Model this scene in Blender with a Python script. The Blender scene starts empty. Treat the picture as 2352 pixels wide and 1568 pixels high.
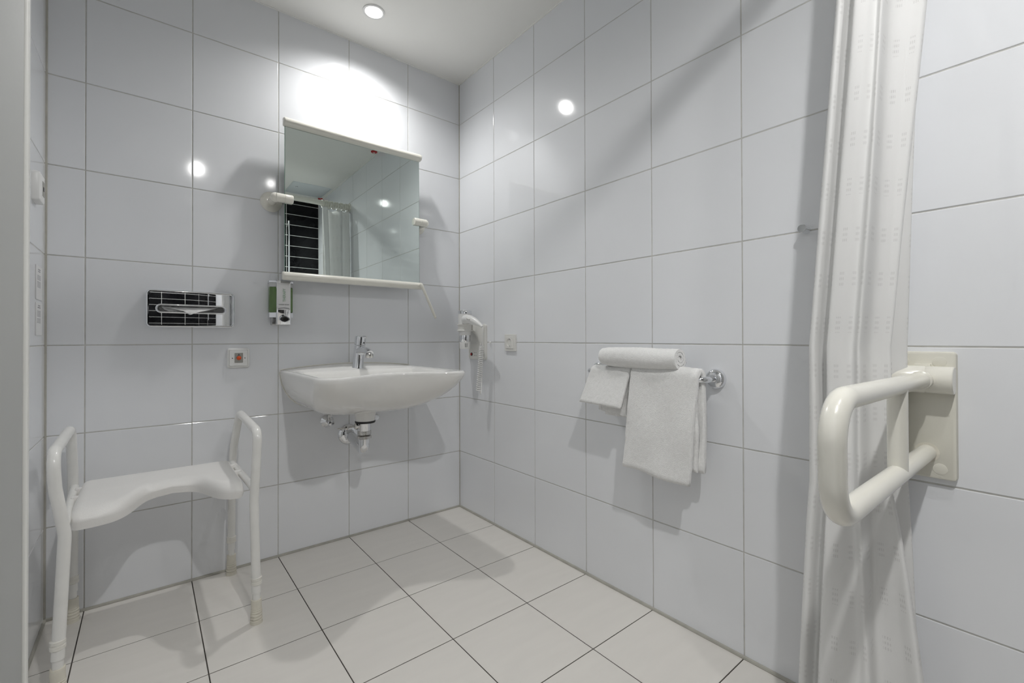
import bpy, bmesh, math, random
from mathutils import Vector, Matrix
random.seed(7)
scene = bpy.context.scene
COL = scene.collection

# ------------------------------------------------------------------ camera
ROOM_X, ROOM_Y, ROOM_Z = 1.6315, 2.85, 2.367          # width, depth, height in metres
cam_d = bpy.data.cameras.new('camera'); cam = bpy.data.objects.new('camera', cam_d)
COL.objects.link(cam); scene.camera = cam
cam_d.sensor_width = 36.0; cam_d.lens = 15.852; cam_d.shift_y = -0.00618
cam_d.clip_start = 0.02
YAW, PITCH, ROLL = 0.6801, 0.00615, -0.00234
_f = Vector((math.sin(YAW) * math.cos(PITCH), math.cos(YAW) * math.cos(PITCH), math.sin(PITCH)))
_r = Vector((math.cos(YAW), -math.sin(YAW), 0)); _u = _r.cross(_f)
_R = _r * math.cos(ROLL) + _u * math.sin(ROLL); _U = -_r * math.sin(ROLL) + _u * math.cos(ROLL)
cam.matrix_world = Matrix(((_R.x, _U.x, -_f.x, -1.36439), (_R.y, _U.y, -_f.y, -2.15448),
                           (_R.z, _U.z, -_f.z, 0.94107), (0, 0, 0, 1)))
# ------------------------------------------------------------------ world, exposure
world = bpy.data.worlds.new('world'); scene.world = world; world.use_nodes = True
world.node_tree.nodes['Background'].inputs[0].default_value = (0.02, 0.02, 0.02, 1)
scene.view_settings.view_transform = 'Standard'; scene.view_settings.look = 'None'
scene.view_settings.gamma = 1.0; scene.view_settings.use_curve_mapping = False
scene.view_settings.exposure = 0.0
LAMP_WATT = 38.0                                       # light of one downlight
LENS_GLOW = 2.6                                       # brightness of its lens
scene.cycles.use_denoising = True
scene.cycles.max_bounces = 10; scene.cycles.diffuse_bounces = 6; scene.cycles.glossy_bounces = 5; scene.cycles.transmission_bounces = 3
scene.cycles.use_adaptive_sampling = True; scene.cycles.adaptive_threshold = 0.06; scene.cycles.adaptive_min_samples = 14
scene.cycles.sample_clamp_indirect = 6.0

# ------------------------------------------------------------------ materials
def mat(name, col, rough=0.5, metal=0.0, var=0.03, vscale=6.0, bump=0.0, bscale=40.0, spec=0.5,
        coat=0.0, emit=None, trans=0.0, sheen=0.0, stretch=(1, 1, 1), ior=1.5):
    m = bpy.data.materials.new(name); m.use_nodes = True
    nt = m.node_tree; N = nt.nodes; L = nt.links
    b = N['Principled BSDF']
    tc = N.new('ShaderNodeTexCoord'); mp = N.new('ShaderNodeMapping'); mp.inputs['Scale'].default_value = stretch
    L.new(tc.outputs['Object'], mp.inputs['Vector'])
    no = N.new('ShaderNodeTexNoise'); no.inputs['Scale'].default_value = vscale; no.inputs['Detail'].default_value = 4
    L.new(mp.outputs['Vector'], no.inputs['Vector'])
    cr = N.new('ShaderNodeValToRGB')
    cr.color_ramp.elements[0].position = 0.3; cr.color_ramp.elements[1].position = 0.7
    cr.color_ramp.elements[0].color = (*[max(0, c * (1 - var)) for c in col], 1)
    cr.color_ramp.elements[1].color = (*[min(1, c * (1 + var)) for c in col], 1)
    L.new(no.outputs['Fac'], cr.inputs['Fac']); L.new(cr.outputs['Color'], b.inputs['Base Color'])
    b.inputs['Roughness'].default_value = rough; b.inputs['Metallic'].default_value = metal
    b.inputs['Specular IOR Level'].default_value = spec; b.inputs['IOR'].default_value = ior
    b.inputs['Coat Weight'].default_value = coat; b.inputs['Transmission Weight'].default_value = trans
    if sheen: b.inputs['Sheen Weight'].default_value = sheen; b.inputs['Sheen Roughness'].default_value = 0.5
    if emit: b.inputs['Emission Color'].default_value = (*emit[0], 1); b.inputs['Emission Strength'].default_value = emit[1]
    if bump:
        n2 = N.new('ShaderNodeTexNoise'); n2.inputs['Scale'].default_value = bscale; n2.inputs['Detail'].default_value = 3
        L.new(mp.outputs['Vector'], n2.inputs['Vector'])
        bp = N.new('ShaderNodeBump'); bp.inputs['Strength'].default_value = bump; bp.inputs['Distance'].default_value = 0.002
        L.new(n2.outputs['Fac'], bp.inputs['Height']); L.new(bp.outputs['Normal'], b.inputs['Normal'])
    return m

M = {}
M['tile'] = mat('glazed_white_tile', (0.81, 0.825, 0.852), 0.075, var=0.010, vscale=2.5)
M['grout'] = mat('grey_grout', (0.56, 0.555, 0.53), 0.85, var=0.10, vscale=30)
M['silicone'] = mat('grey_silicone', (0.42, 0.41, 0.365), 0.55, var=0.10, vscale=25)
M['floor_tile'] = mat('pale_stoneware', (0.76, 0.735, 0.695), 0.36, var=0.02, vscale=4, bump=0.05, bscale=60, stretch=(1, 6, 1))
M['floor_grout'] = mat('dark_floor_grout', (0.06, 0.052, 0.045), 0.9, var=0.25, vscale=20)
M['ceiling'] = mat('matt_ceiling_paint', (0.90, 0.895, 0.865), 0.9, var=0.01, vscale=3, bump=0.05, bscale=120)
M['black_tile'] = mat('glossy_black_tile', (0.006, 0.006, 0.007), 0.06, var=0.2, vscale=8, spec=0.22)
M['white_grout'] = mat('white_grout', (0.75, 0.75, 0.73), 0.8, var=0.05, vscale=30)
M['paint'] = mat('satin_door_paint', (0.50, 0.51, 0.505), 0.4, var=0.02, vscale=3, bump=0.03, bscale=200)
M['bead'] = mat('light_corner_bead', (0.80, 0.80, 0.77), 0.35, var=0.02)
M['ceramic'] = mat('sanitary_ceramic', (0.84, 0.835, 0.815), 0.06, var=0.01, vscale=3, coat=0.3)
M['chrome'] = mat('polished_chrome', (0.82, 0.83, 0.85), 0.06, 1.0, var=0.02, vscale=10)
M['chrome_mirror'] = mat('smooth_chrome_sheet', (0.84, 0.85, 0.86), 0.015, 1.0, var=0.01, vscale=5)
M['chrome_worn'] = mat('worn_chrome', (0.60, 0.59, 0.57), 0.16, 1.0, var=0.22, vscale=35)
M['steel'] = mat('brushed_steel', (0.55, 0.55, 0.55), 0.25, 1.0, var=0.08, vscale=20, stretch=(1, 1, 8))
M['mirror'] = mat('mirror_glass', (0.74, 0.81, 0.785), 0.003, 1.0, var=0.003, vscale=2)
M['glass_edge'] = mat('green_glass_edge', (0.12, 0.27, 0.20), 0.08, var=0.1)
M['cream'] = mat('cream_nylon', (0.80, 0.785, 0.715), 0.22, var=0.015, vscale=5, coat=0.2)
M['cream_plate'] = mat('cream_plastic_plate', (0.74, 0.725, 0.645), 0.42, var=0.02, vscale=5, bump=0.06, bscale=400)
M['white_plastic'] = mat('white_plastic', (0.83, 0.83, 0.82), 0.28, var=0.015, vscale=6)
M['warm_plastic'] = mat('warm_white_plastic', (0.76, 0.755, 0.725), 0.38, var=0.02, vscale=6)
M['enamel'] = mat('white_enamelled_tube', (0.83, 0.825, 0.80), 0.22, var=0.025, vscale=18)
M['seat'] = mat('grained_seat_plastic', (0.84, 0.83, 0.81), 0.42, var=0.015, vscale=10, bump=0.22, bscale=420)
M['rubber'] = mat('cream_rubber', (0.72, 0.69, 0.60), 0.6, var=0.06, vscale=20)
M['collar'] = mat('off_white_collar', (0.79, 0.775, 0.72), 0.4, var=0.03, vscale=20)
M['towel'] = mat('white_terry', (0.86, 0.86, 0.85), 0.95, var=0.03, vscale=120, bump=0.9, bscale=420, sheen=0.35)
M['tissue'] = mat('tissue_paper', (0.86, 0.86, 0.85), 0.9, var=0.03, vscale=20)
M['black'] = mat('black_plastic', (0.012, 0.012, 0.012), 0.4, var=0.1)
M['dark_slot'] = mat('dark_slot', (0.02, 0.02, 0.022), 0.7, var=0.1)
M['grey_label'] = mat('grey_label', (0.33, 0.325, 0.30), 0.55, var=0.04)
M['orange'] = mat('orange_red_button', (0.70, 0.085, 0.01), 0.35, var=0.05)
M['red'] = mat('red_plastic', (0.52, 0.02, 0.025), 0.35, var=0.06)
M['soap'] = mat('green_soap', (0.085, 0.17, 0.035), 0.25, var=0.06, vscale=15, coat=0.6)
M['clear'] = mat('clear_tank', (0.55, 0.56, 0.56), 0.1, var=0.02, coat=0.5)
M['label'] = mat('white_label', (0.78, 0.78, 0.78), 0.45, var=0.01)
M['ink_green'] = mat('green_ink', (0.27, 0.42, 0.27), 0.6, var=0.02)
M['ink_dark'] = mat('dark_ink', (0.06, 0.06, 0.07), 0.6, var=0.02)
M['ink_grey'] = mat('grey_ink', (0.30, 0.29, 0.32), 0.6, var=0.02)
M['panel'] = mat('blue_grey_hatch_paint', (0.70, 0.74, 0.76), 0.55, var=0.02)
M['lens'] = mat('lit_lens', (1, 1, 1), 0.5, var=0.0, emit=((1.0, 0.985, 0.96), LENS_GLOW))

def curtain_mat():
    m = bpy.data.materials.new('woven_shower_curtain'); m.use_nodes = True
    nt = m.node_tree; N = nt.nodes; L = nt.links; b = N['Principled BSDF']; out = N['Material Output']
    tc = N.new('ShaderNodeTexCoord'); uv = N.new('ShaderNodeSeparateXYZ'); L.new(tc.outputs['UV'], uv.inputs[0])
    def mth(op, a, c=None):
        n = N.new('ShaderNodeMath'); n.operation = op
        for i, v in enumerate((a, c)):
            if v is None: continue
            if isinstance(v, (int, float)): n.inputs[i].default_value = v
            else: L.new(v, n.inputs[i])
        return n.outputs[0]
    # small woven squares in groups of three by three, every 9 cm (uv is in metres)
    def dots(c, period):
        g = mth('FRACT', mth('DIVIDE', c, period))
        inside = mth('LESS_THAN', g, 0.36)
        d = mth('LESS_THAN', mth('FRACT', mth('DIVIDE', c, period * 0.12)), 0.5)
        return mth('MULTIPLY', inside, d)
    dd = mth('MULTIPLY', dots(uv.outputs[0], 0.075), dots(uv.outputs[1], 0.095))
    mx = N.new('ShaderNodeMixRGB'); mx.inputs[1].default_value = (0.95, 0.95, 0.945, 1); mx.inputs[2].default_value = (0.78, 0.775, 0.77, 1)
    L.new(dd, mx.inputs[0]); L.new(mx.outputs[0], b.inputs['Base Color'])
    L.new(mth('SUBTRACT', 0.7, mth('MULTIPLY', dd, 0.35)), b.inputs['Roughness'])
    no = N.new('ShaderNodeTexNoise'); no.inputs['Scale'].default_value = 350; L.new(tc.outputs['UV'], no.inputs['Vector'])
    bp = N.new('ShaderNodeBump'); bp.inputs['Strength'].default_value = 0.15; bp.inputs['Distance'].default_value = 0.001
    L.new(mth('ADD', no.outputs['Fac'], dd), bp.inputs['Height']); L.new(bp.outputs['Normal'], b.inputs['Normal'])
    tr = N.new('ShaderNodeBsdfTranslucent'); tr.inputs['Color'].default_value = (0.94, 0.94, 0.93, 1)
    ms = N.new('ShaderNodeMixShader'); ms.inputs[0].default_value = 0.30
    L.new(b.outputs[0], ms.inputs[1]); L.new(tr.outputs[0], ms.inputs[2]); L.new(ms.outputs[0], out.inputs[0])
    return m
M['curtain'] = curtain_mat()

# ------------------------------------------------------------------ object helpers
ORG = {}
def thing(name, label, cat, loc, group=None):
    o = bpy.data.objects.new(name, None); o.empty_display_size = 0.05; COL.objects.link(o); o.location = loc
    o['label'] = label; o['category'] = cat
    if group: o['group'] = group
    ORG[o.name] = Vector(loc); return o

class MB:
    """collects vertices and faces in world metres and links them as one mesh"""
    def __init__(s): s.v = []; s.f = []; s.uv = None
    def add(s, vs, fs):
        n = len(s.v); s.v += [Vector(p) for p in vs]; s.f += [tuple(i + n for i in f) for f in fs]; return s
    def box(s, x0, x1, y0, y1, z0, z1, bev=0.0, seg=2):
        bm = bmesh.new(); bmesh.ops.create_cube(bm, size=1)
        for v in bm.verts:
            v.co = Vector(((x0 + x1) / 2 + v.co.x * (x1 - x0), (y0 + y1) / 2 + v.co.y * (y1 - y0), (z0 + z1) / 2 + v.co.z * (z1 - z0)))
        if bev: bmesh.ops.bevel(bm, geom=list(bm.edges), offset=bev, segments=seg, affect='EDGES', profile=0.5)
        return s.frombm(bm)
    def frombm(s, bm):
        bm.verts.index_update()
        s.add([v.co.copy() for v in bm.verts], [[v.index for v in f.verts] for f in bm.faces]); bm.free(); return s
    def loft(s, rings, cap0=True, cap1=True, closed=False):
        n = len(rings[0]); vs = [p for r in rings for p in r]; fs = []
        K = len(rings)
        for k in range(K if closed else K - 1):
            a, b = k * n, ((k + 1) % K) * n
            for i in range(n): j = (i + 1) % n; fs.append((a + i, a + j, b + j, b + i))
        if not closed:
            if cap0: fs.append(tuple(range(n - 1, -1, -1)))
            if cap1: fs.append(tuple(range((K - 1) * n, K * n)))
        return s.add(vs, fs)
    def strip(s, rows):
        n = len(rows[0]); vs = [p for r in rows for p in r]
        return s.add(vs, [(k * n + i, k * n + i + 1, (k + 1) * n + i + 1, (k + 1) * n + i) for k in range(len(rows) - 1) for i in range(n - 1)])
    def tube(s, path, r, seg=16, caps=True, closed=False):
        P = [Vector(p) for p in path]; n = len(P)
        rr = r if isinstance(r, (list, tuple)) else [r] * n
        T = []
        for i in range(n):
            a = P[(i - 1) % n] if (closed or i > 0) else P[i]; b = P[(i + 1) % n] if (closed or i < n - 1) else P[i]
            T.append((b - a).normalized())
        ref = Vector((0, 0, 1)) if abs(T[0].z) < 0.9 else Vector((1, 0, 0))
        u = T[0].cross(ref).normalized(); rings = []
        for i in range(n):
            if i:
                q = T[i - 1].rotation_difference(T[i]); u = q @ u
            u = (u - T[i] * u.dot(T[i])).normalized(); w = T[i].cross(u)
            rings.append([P[i] + (u * math.cos(2 * math.pi * k / seg) + w * math.sin(2 * math.pi * k / seg)) * rr[i] for k in range(seg)])
        return s.loft(rings, caps, caps, closed)
    def lathe(s, prof, org, axis=(0, 0, 1), seg=28, caps=True):
        A = Vector(axis).normalized(); ref = Vector((0, 0, 1)) if abs(A.z) < 0.9 else Vector((1, 0, 0))
        u = A.cross(ref).normalized(); w = A.cross(u); O = Vector(org)
        rings = [[O + A * z + (u * math.cos(2 * math.pi * k / seg) + w * math.sin(2 * math.pi * k / seg)) * max(r, 1e-5) for k in range(seg)] for r, z in prof]
        return s.loft(rings, caps, caps)
    def ball(s, c, r, seg=16, sc=(1, 1, 1)):
        bm = bmesh.new(); bmesh.ops.create_uvsphere(bm, u_segments=seg, v_segments=seg // 2, radius=r)
        for v in bm.verts: v.co = Vector((c[0] + v.co.x * sc[0], c[1] + v.co.y * sc[1], c[2] + v.co.z * sc[2]))
        return s.frombm(bm)
    def build(s, name, m, parent=None, ang=40, smooth=True):
        org = ORG.get(parent.name, Vector()) if parent else Vector()
        me = bpy.data.meshes.new(name); me.from_pydata([p - org for p in s.v], [], s.f); me.validate()
        bm = bmesh.new(); bm.from_mesh(me); bmesh.ops.recalc_face_normals(bm, faces=bm.faces); bm.to_mesh(me); bm.free()
        if smooth:
            for p in me.polygons: p.use_smooth = True
            me.set_sharp_from_angle(angle=math.radians(ang))
        me.materials.append(M[m] if isinstance(m, str) else m)
        o = bpy.data.objects.new(name, me); COL.objects.link(o)
        if parent: o.parent = parent
        ORG[o.name] = org
        return o

def solo(o, label, cat, group=None):
    o['label'] = label; o['category'] = cat
    if group: o['group'] = group
    return o
def struct(o): o['kind'] = 'structure'; return o
def fillet(pts, r, n=7):
    """round the corners of a polyline"""
    P = [Vector(p) for p in pts]; out = [P[0]]
    rr = r if isinstance(r, (list, tuple)) else [r] * (len(P) - 2)
    for i in range(1, len(P) - 1):
        a = (P[i - 1] - P[i]); b = (P[i + 1] - P[i]); la, lb = a.length, b.length; a.normalize(); b.normalize()
        ang = a.angle(b)
        if ang > 3.10: out.append(P[i]); continue
        d = min(rr[i - 1] / math.tan(ang / 2), la * 0.49, lb * 0.49); R = d * math.tan(ang / 2)
        c = P[i] + (a + b).normalized() * (R / math.sin(ang / 2))
        p0, p1 = P[i] + a * d - c, P[i] + b * d - c
        tot = p0.angle(p1); ax = p0.cross(p1).normalized()
        for k in range(n + 1): out.append(c + Matrix.Rotation(tot * k / n, 3, ax) @ p0)
    out.append(P[-1]); return out
def rrect(w, h, r, n=5):
    pts = []
    for cx, cy, a0 in ((w / 2 - r, h / 2 - r, 0), (-w / 2 + r, h / 2 - r, 90), (-w / 2 + r, -h / 2 + r, 180), (w / 2 - r, -h / 2 + r, 270)):
        for k in range(n + 1):
            a = math.radians(a0 + 90 * k / n); pts.append((cx + r * math.cos(a), cy + r * math.sin(a)))
    return pts
def catmull(P, n=8):
    out = []
    for i in range(len(P) - 1):
        p0 = P[max(i - 1, 0)]; p1 = P[i]; p2 = P[i + 1]; p3 = P[min(i + 2, len(P) - 1)]
        for k in range(n):
            t = k / n; t2, t3 = t * t, t * t * t
            out.append(tuple(0.5 * (2 * b + (c - a) * t + (2 * a - 5 * b + 4 * c - d) * t2 + (3 * b - a - 3 * c + d) * t3) for a, b, c, d in zip(p0, p1, p2, p3)))
    out.append(tuple(P[-1])); return out
def on_back(cx, cz, w, h, r, levels, n=5):
    """rounded plate on the basin wall: levels = [(inset, distance from the wall)]"""
    return [[Vector((cx + x, -d, cz + z)) for x, z in rrect(w - 2 * i, h - 2 * i, max(r - i, 0.0006), n)] for i, d in levels]
def on_right(cy, cz, w, h, r, levels, n=5, x0=0.0):
    return [[Vector((x0 - d, cy + y, cz + z)) for y, z in rrect(w - 2 * i, h - 2 * i, max(r - i, 0.0006), n)] for i, d in levels]
def text_mesh(body, size):
    c = bpy.data.curves.new('text', 'FONT'); c.body = body; c.size = size; c.align_x = 'CENTER'; c.align_y = 'CENTER'; c.extrude = 0.0001
    o = bpy.data.objects.new('text', c); COL.objects.link(o)
    dg = bpy.context.evaluated_depsgraph_get(); me = bpy.data.meshes.new_from_object(o.evaluated_get(dg))
    vs = [v.co.copy() for v in me.vertices]; fs = [tuple(p.vertices) for p in me.polygons]
    bpy.data.objects.remove(o); return vs, fs

# ------------------------------------------------------------------ tiles
_tile_cache = {}
def tile_mesh(w, h, t, ch, m, key):
    k = (round(w, 4), round(h, 4), key)
    if k in _tile_cache: return _tile_cache[k]
    lv = ((0, -t), (0, -ch * 1.15), (ch * 0.32, -ch * 0.36), (ch * 1.2, 0))
    vs, fs = [], []
    for i, z in lv:
        vs += [(-w / 2 + i, -h / 2 + i, z), (w / 2 - i, -h / 2 + i, z), (w / 2 - i, h / 2 - i, z), (-w / 2 + i, h / 2 - i, z)]
    for a in range(3):
        for c in range(4): d = (c + 1) % 4; fs.append((a * 4 + c, a * 4 + d, a * 4 + 4 + d, a * 4 + 4 + c))
    fs.append((12, 13, 14, 15))
    me = bpy.data.meshes.new('tile'); me.from_pydata(vs, [], fs); me.materials.append(M[m])
    _tile_cache[k] = me; return me
FACING = {'back': Matrix(((1, 0, 0), (0, 0, -1), (0, 1, 0))), 'right': Matrix(((0, 0, -1), (-1, 0, 0), (0, 1, 0))),
          'left': Matrix(((0, 0, 1), (1, 0, 0), (0, 1, 0))), 'front': Matrix(((-1, 0, 0), (0, 0, 1), (0, 1, 0))),
          'floor': Matrix(((1, 0, 0), (0, 1, 0), (0, 0, 1)))}
def lay(parent, face, us, vs, plane, joint, m='tile', t=0.006, ch=0.0012, tilt=0.0012, skip=None):
    """lay single tiles between the joint lines us (along the wall) and vs (up the wall)"""
    R = FACING[face]
    for i in range(len(us) - 1):
        for k in range(len(vs) - 1):
            if skip and skip((us[i] + us[i + 1]) / 2, (vs[k] + vs[k + 1]) / 2): continue
            w, h = us[i + 1] - us[i] - joint, vs[k + 1] - vs[k] - joint
            if w < 0.01 or h < 0.01: continue
            o = bpy.data.objects.new('floor_tile' if face == 'floor' else 'tile', tile_mesh(w, h, t, ch, m, m)); COL.objects.link(o)
            u, v = (us[i] + us[i + 1]) / 2, (vs[k] + vs[k + 1]) / 2
            pos = {'back': (u, plane, v), 'front': (u, plane, v), 'right': (plane, u, v), 'left': (plane, u, v), 'floor': (u, v, plane)}[face]
            e = Matrix.Rotation(random.uniform(-tilt, tilt), 3, 'X') @ Matrix.Rotation(random.uniform(-tilt, tilt), 3, 'Y')
            o.matrix_world = Matrix.Translation(pos) @ (R @ e).to_4x4()
            o.parent = parent
W, H, D = ROOM_X, ROOM_Z, ROOM_Y
REC = 0.0013
zj = [0.004] + [0.3092 + 0.305 * k for k in range(7)] + [H]
xj = [-W] + sorted(-(0.3132 + 0.305 * i) for i in range(5)) + [0.0]
yj = [-D] + sorted(-(0.3234 + 0.3062 * i) for i in range(9)) + [0.0]
yj = [y for k, y in enumerate(yj) if k == 0 or y - yj[0] > 0.02]
wall_back = struct(MB().box(-W - 0.1, 0.1, REC, 0.10, -0.1, H).build('wall_back', 'grout', smooth=False))
lay(wall_back, 'back', xj, zj, 0.0, 0.0034)
wall_right = struct(MB().box(REC, 0.10, -D - 0.1, REC, -0.1, H).build('wall_right', 'grout', smooth=False))
lay(wall_right, 'right', yj, zj, 0.0, 0.0034)
DOOR0, DOOR1, DOORZ = -1.135, -2.02, 2.03
wall_left = struct(MB().box(-W - 0.10, -W - REC, DOOR0, REC, -0.1, H).box(-W - 0.10, -W - REC, -D - 0.1, DOOR1, -0.1, H)
                   .box(-W - 0.10, -W - REC, DOOR1, DOOR0, DOORZ, H).build('wall_left', 'grout', smooth=False))
ylj = sorted([-D, DOOR1 - 0.03, DOOR0, 0.0] + [-0.305, -0.61, -0.915] + [-2.355, -2.66])
lay(wall_left, 'left', ylj, zj, -W, 0.0034, skip=lambda u, v: DOOR1 - 0.03 < u < DOOR0)
zb = [0.01] + [0.1147 + 0.1046 * k for k in range(22)]; zb = [z for z in zb if z < H - 0.03] + [H]
xb = [-W] + sorted(-(0.303 * i) for i in range(1, 6)) + [0.0]
wall_front = struct(MB().box(-W - 0.1, 0.1, -D - 0.10, -D - 0.0008, -0.1, H).build('wall_front', 'white_grout', smooth=False))
lay(wall_front, 'front', xb, zb, -D, 0.0042, m='black_tile', ch=0.0008, tilt=0.0006)
floor = struct(MB().box(-W - 0.1, 0.1, -D - 0.1, 0.1, -0.12, -0.0010).build('floor', 'floor_grout', smooth=False))
lay(floor, 'floor', xj, yj, 0.0, 0.0030, m='floor_tile', ch=0.0007, tilt=0.0005)
ceiling = struct(MB().box(-W - 0.1, 0.1, -D - 0.1, 0.1, H, H + 0.08).build('ceiling', 'ceiling', smooth=False))
# silicone joints in the corners
def bead(n, a, b, w=0.006):
    struct(MB().tube([a, b], w, 8).build('trim_%d' % n, 'silicone'))
bead(1, (-W, -0.001, 0.002), (0, -0.001, 0.002), 0.0065); bead(2, (-0.001, -D, 0.002), (-0.001, 0, 0.002), 0.0065)
bead(3, (0, 0, 0), (0, 0, H), 0.0035); bead(4, (-W, 0, 0), (-W, 0, H), 0.0055)
bead(5, (-W + 0.001, DOOR0, 0.002), (-W + 0.001, 0, 0.002), 0.0065)
# thin painted line where the ceiling meets the tiles
struct(MB().box(-W, 0, -0.006, 0, H - 0.004, H).build('trim_6', 'ceiling', smooth=False))
struct(MB().box(-0.006, 0, -D, -0.006, H - 0.004, H).build('trim_7', 'ceiling', smooth=False))
# door opening in the left wall: deep painted jambs with a light rounded arris, and the closed leaf
def jamb(n, y0, y1, z1, edge_y):
    j = struct(MB().box(-W - 0.10, -1.5125, y0, y1, 0.0, z1, 0.001).build('trim_%d' % n, 'paint'))
    MB().box(-1.5150, -1.5090, min(y0, y1) - 0.0008, max(y0, y1) + 0.0004, 0.0, z1, 0.0022, 3).build('corner_bead', 'bead', j)
jamb(8, -1.135, -1.120, H, 0); jamb(9, -2.035, -2.02, H, 0)
door = struct(MB().box(-1.62, -1.58, -2.018, -1.137, 0.008, 2.02, 0.002).build('door_1', 'paint'))
hd = MB().lathe([(0.026, 0), (0.026, 0.006), (0.012, 0.010), (0.0105, 0.05)], (-1.58, -1.95, 1.03), (1, 0, 0), 20)
hd.tube(fillet([(-1.535, -1.95, 1.03), (-1.528, -1.945, 1.03), (-1.528, -1.83, 1.03)], 0.01), 0.0095, 14); hd.build('door_handle', 'steel', door)
struct(MB().box(-W - 0.10, -1.55, -2.02, -1.137, 2.02, H, 0.002).build('trim_10', 'paint'))

# ------------------------------------------------------------------ ceiling fittings
def downlight(x, y, label, watt, cone, m='lens'):
    t = thing('ceiling_downlight', label, 'ceiling light', (x, y, H), 'recessed ceiling downlights')
    MB().lathe([(0.037, -0.0035), (0.041, -0.0055), (0.046, -0.004), (0.047, 0.0)], (x, y, H), seg=36, caps=False).build('trim_ring', 'white_plastic', t)
    MB().lathe([(0.0375, 0.0), (0.0375, -0.0032), (0.0001, -0.0032)], (x, y, H), seg=36, caps=False).build('lens', m, t)
    l = bpy.data.lights.new('lamp_light', 'SPOT'); l.energy = watt; l.spot_size = math.radians(cone); l.spot_blend = 1.0
    l.shadow_soft_size = 0.028; l.color = (1.0, 0.99, 0.972)
    lo = bpy.data.objects.new('lamp_light', l); COL.objects.link(lo); lo.parent = t; lo.location = (0, 0, -0.035)
downlight(-0.598, -0.252, 'round lit ceiling downlight above the mirror', LAMP_WATT * 0.68, 156)
downlight(-0.50, -2.36, 'round lit ceiling downlight over the shower, beside the square hatch', LAMP_WATT * 0.48, 165)
downlight(-1.05, -2.34, 'round lit ceiling downlight over the shower, farther from the square hatch', LAMP_WATT * 1.60, 172)
def hatch(x0, x1, y0, y1, label):
    t = thing('ceiling_hatch', label, 'ceiling hatch', ((x0 + x1) / 2, (y0 + y1) / 2, H), 'square hatches in the ceiling')
    f = 0.006
    fr = MB().box(x0, x1, y0, y0 + f, H - 0.005, H + .001).box(x0, x1, y1 - f, y1, H - 0.005, H + .001)
    fr.box(x0, x0 + f, y0 + f, y1 - f, H - 0.005, H + .001).box(x1 - f, x1, y0 + f, y1 - f, H - 0.005, H + .001).build('frame', 'panel', t)
    MB().box(x0 + f + .002, x1 - f - .002, y0 + f + .002, y1 - f - .002, H - 0.004, H + .001, 0.001).build('panel', 'panel', t)
    MB().lathe([(0.010, 0), (0.010, -0.004), (0.007, -0.005), (0.006, -0.003), (0.0001, -0.003)], (x0 + 0.055, y1 - 0.12, H - 0.004), seg=18, caps=False).build('lock', 'chrome', t)
hatch(-0.36, -0.03, -2.665, -2.325, 'square blue grey ceiling hatch over the shower, seen in the mirror')
hatch(-0.36, -0.055, -1.275, -0.945, 'square blue grey ceiling hatch in front of the shower curtain')
def marker(x, y, label):
    t = thing('ceiling_marker', label, 'marker', (x, y, H), 'red discs on the ceiling')
    MB().lathe([(0.023, 0.0), (0.023, -0.005), (0.020, -0.008), (0.0001, -0.009)], (x, y, H), seg=24, caps=False).build('disc', 'red', t)
    MB().lathe([(0.006, -0.0085), (0.006, -0.011), (0.0001, -0.0115)], (x, y, H), seg=16, caps=False).build('centre', 'white_plastic', t)
marker(-0.026, -2.692, 'small red disc on the ceiling by the shower hatch')
marker(-0.035, -1.302, 'small red disc on the ceiling by the hatch near the curtain')

# ------------------------------------------------------------------ washbasin
BX = -0.612
def basin_outline(hw, yf, cd, rc, y0=0.0, n=12):
    """left rear -> left front corner -> hollow front -> right rear -> back"""
    pts = []
    for k in range(n): pts.append((-hw, -(y0 + (yf - rc - y0) * k / n)))
    fx = lambda x: -(yf - cd * math.cos(min(1, abs(x) / max(hw - rc * 0.6, 1e-4)) * math.pi / 2) ** 2)
    for k in range(n):
        a = math.pi / 2 * k / n
        x = -hw + rc * (1 - math.cos(a)); y = -(yf - rc) - rc * math.sin(a)
        pts.append((x, max(y, fx(x) - 0.0) if x > -hw + rc * 0.75 else y))
    m = 28
    for k in range(m + 1):
        x = (-hw + rc) + (2 * (hw - rc)) * k / m; pts.append((x, fx(x)))
    for k in range(n - 1, -1, -1):
        a = math.pi / 2 * k / n
        x = hw - rc * (1 - math.cos(a)); y = -(yf - rc) - rc * math.sin(a)
        pts.append((x, max(y, fx(x)) if x < hw - rc * 0.75 else y))
    for k in range(n - 1, -1, -1): pts.append((hw, -(y0 + (yf - rc - y0) * k / n)))
    for k in range(1, 20): pts.append((hw - 2 * hw * k / 20, -y0))
    return pts
def upstand(x, y, hw): return 0.020 * max(0.0, 1 - (x / hw) ** 2) * max(0.0, 1 + y / 0.05) ** 2
def ring(o, z, hw=None): return [Vector((BX + x, y, z + (upstand(x, y, hw) if hw else 0))) for x, y in o]
basin = thing('washbasin', 'white wall-hung ceramic washbasin with hollow front edge under the mirror', 'washbasin', (BX, 0, 0.80))
rings = [ring(basin_outline(hw, yf, cd, rc), z) for z, hw, yf, cd, rc in (
    (0.622, 0.080, 0.215, 0.0, 0.06), (0.623, 0.130, 0.26, 0.0, 0.08), (0.628, 0.175, 0.31, 0.005, 0.10), (0.641, 0.214, 0.358, 0.014, 0.10), (0.660, 0.244, 0.404, 0.030, 0.095),
    (0.682, 0.265, 0.448, 0.048, 0.09), (0.708, 0.282, 0.490, 0.068, 0.085), (0.736, 0.294, 0.528, 0.086, 0.08), (0.762, 0.301, 0.556, 0.100, 0.075),
    (0.782, 0.3050, 0.571, 0.110, 0.072), (0.794, 0.306, 0.576, 0.114, 0.07), (0.801, 0.303, 0.573, 0.115, 0.068))]
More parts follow.
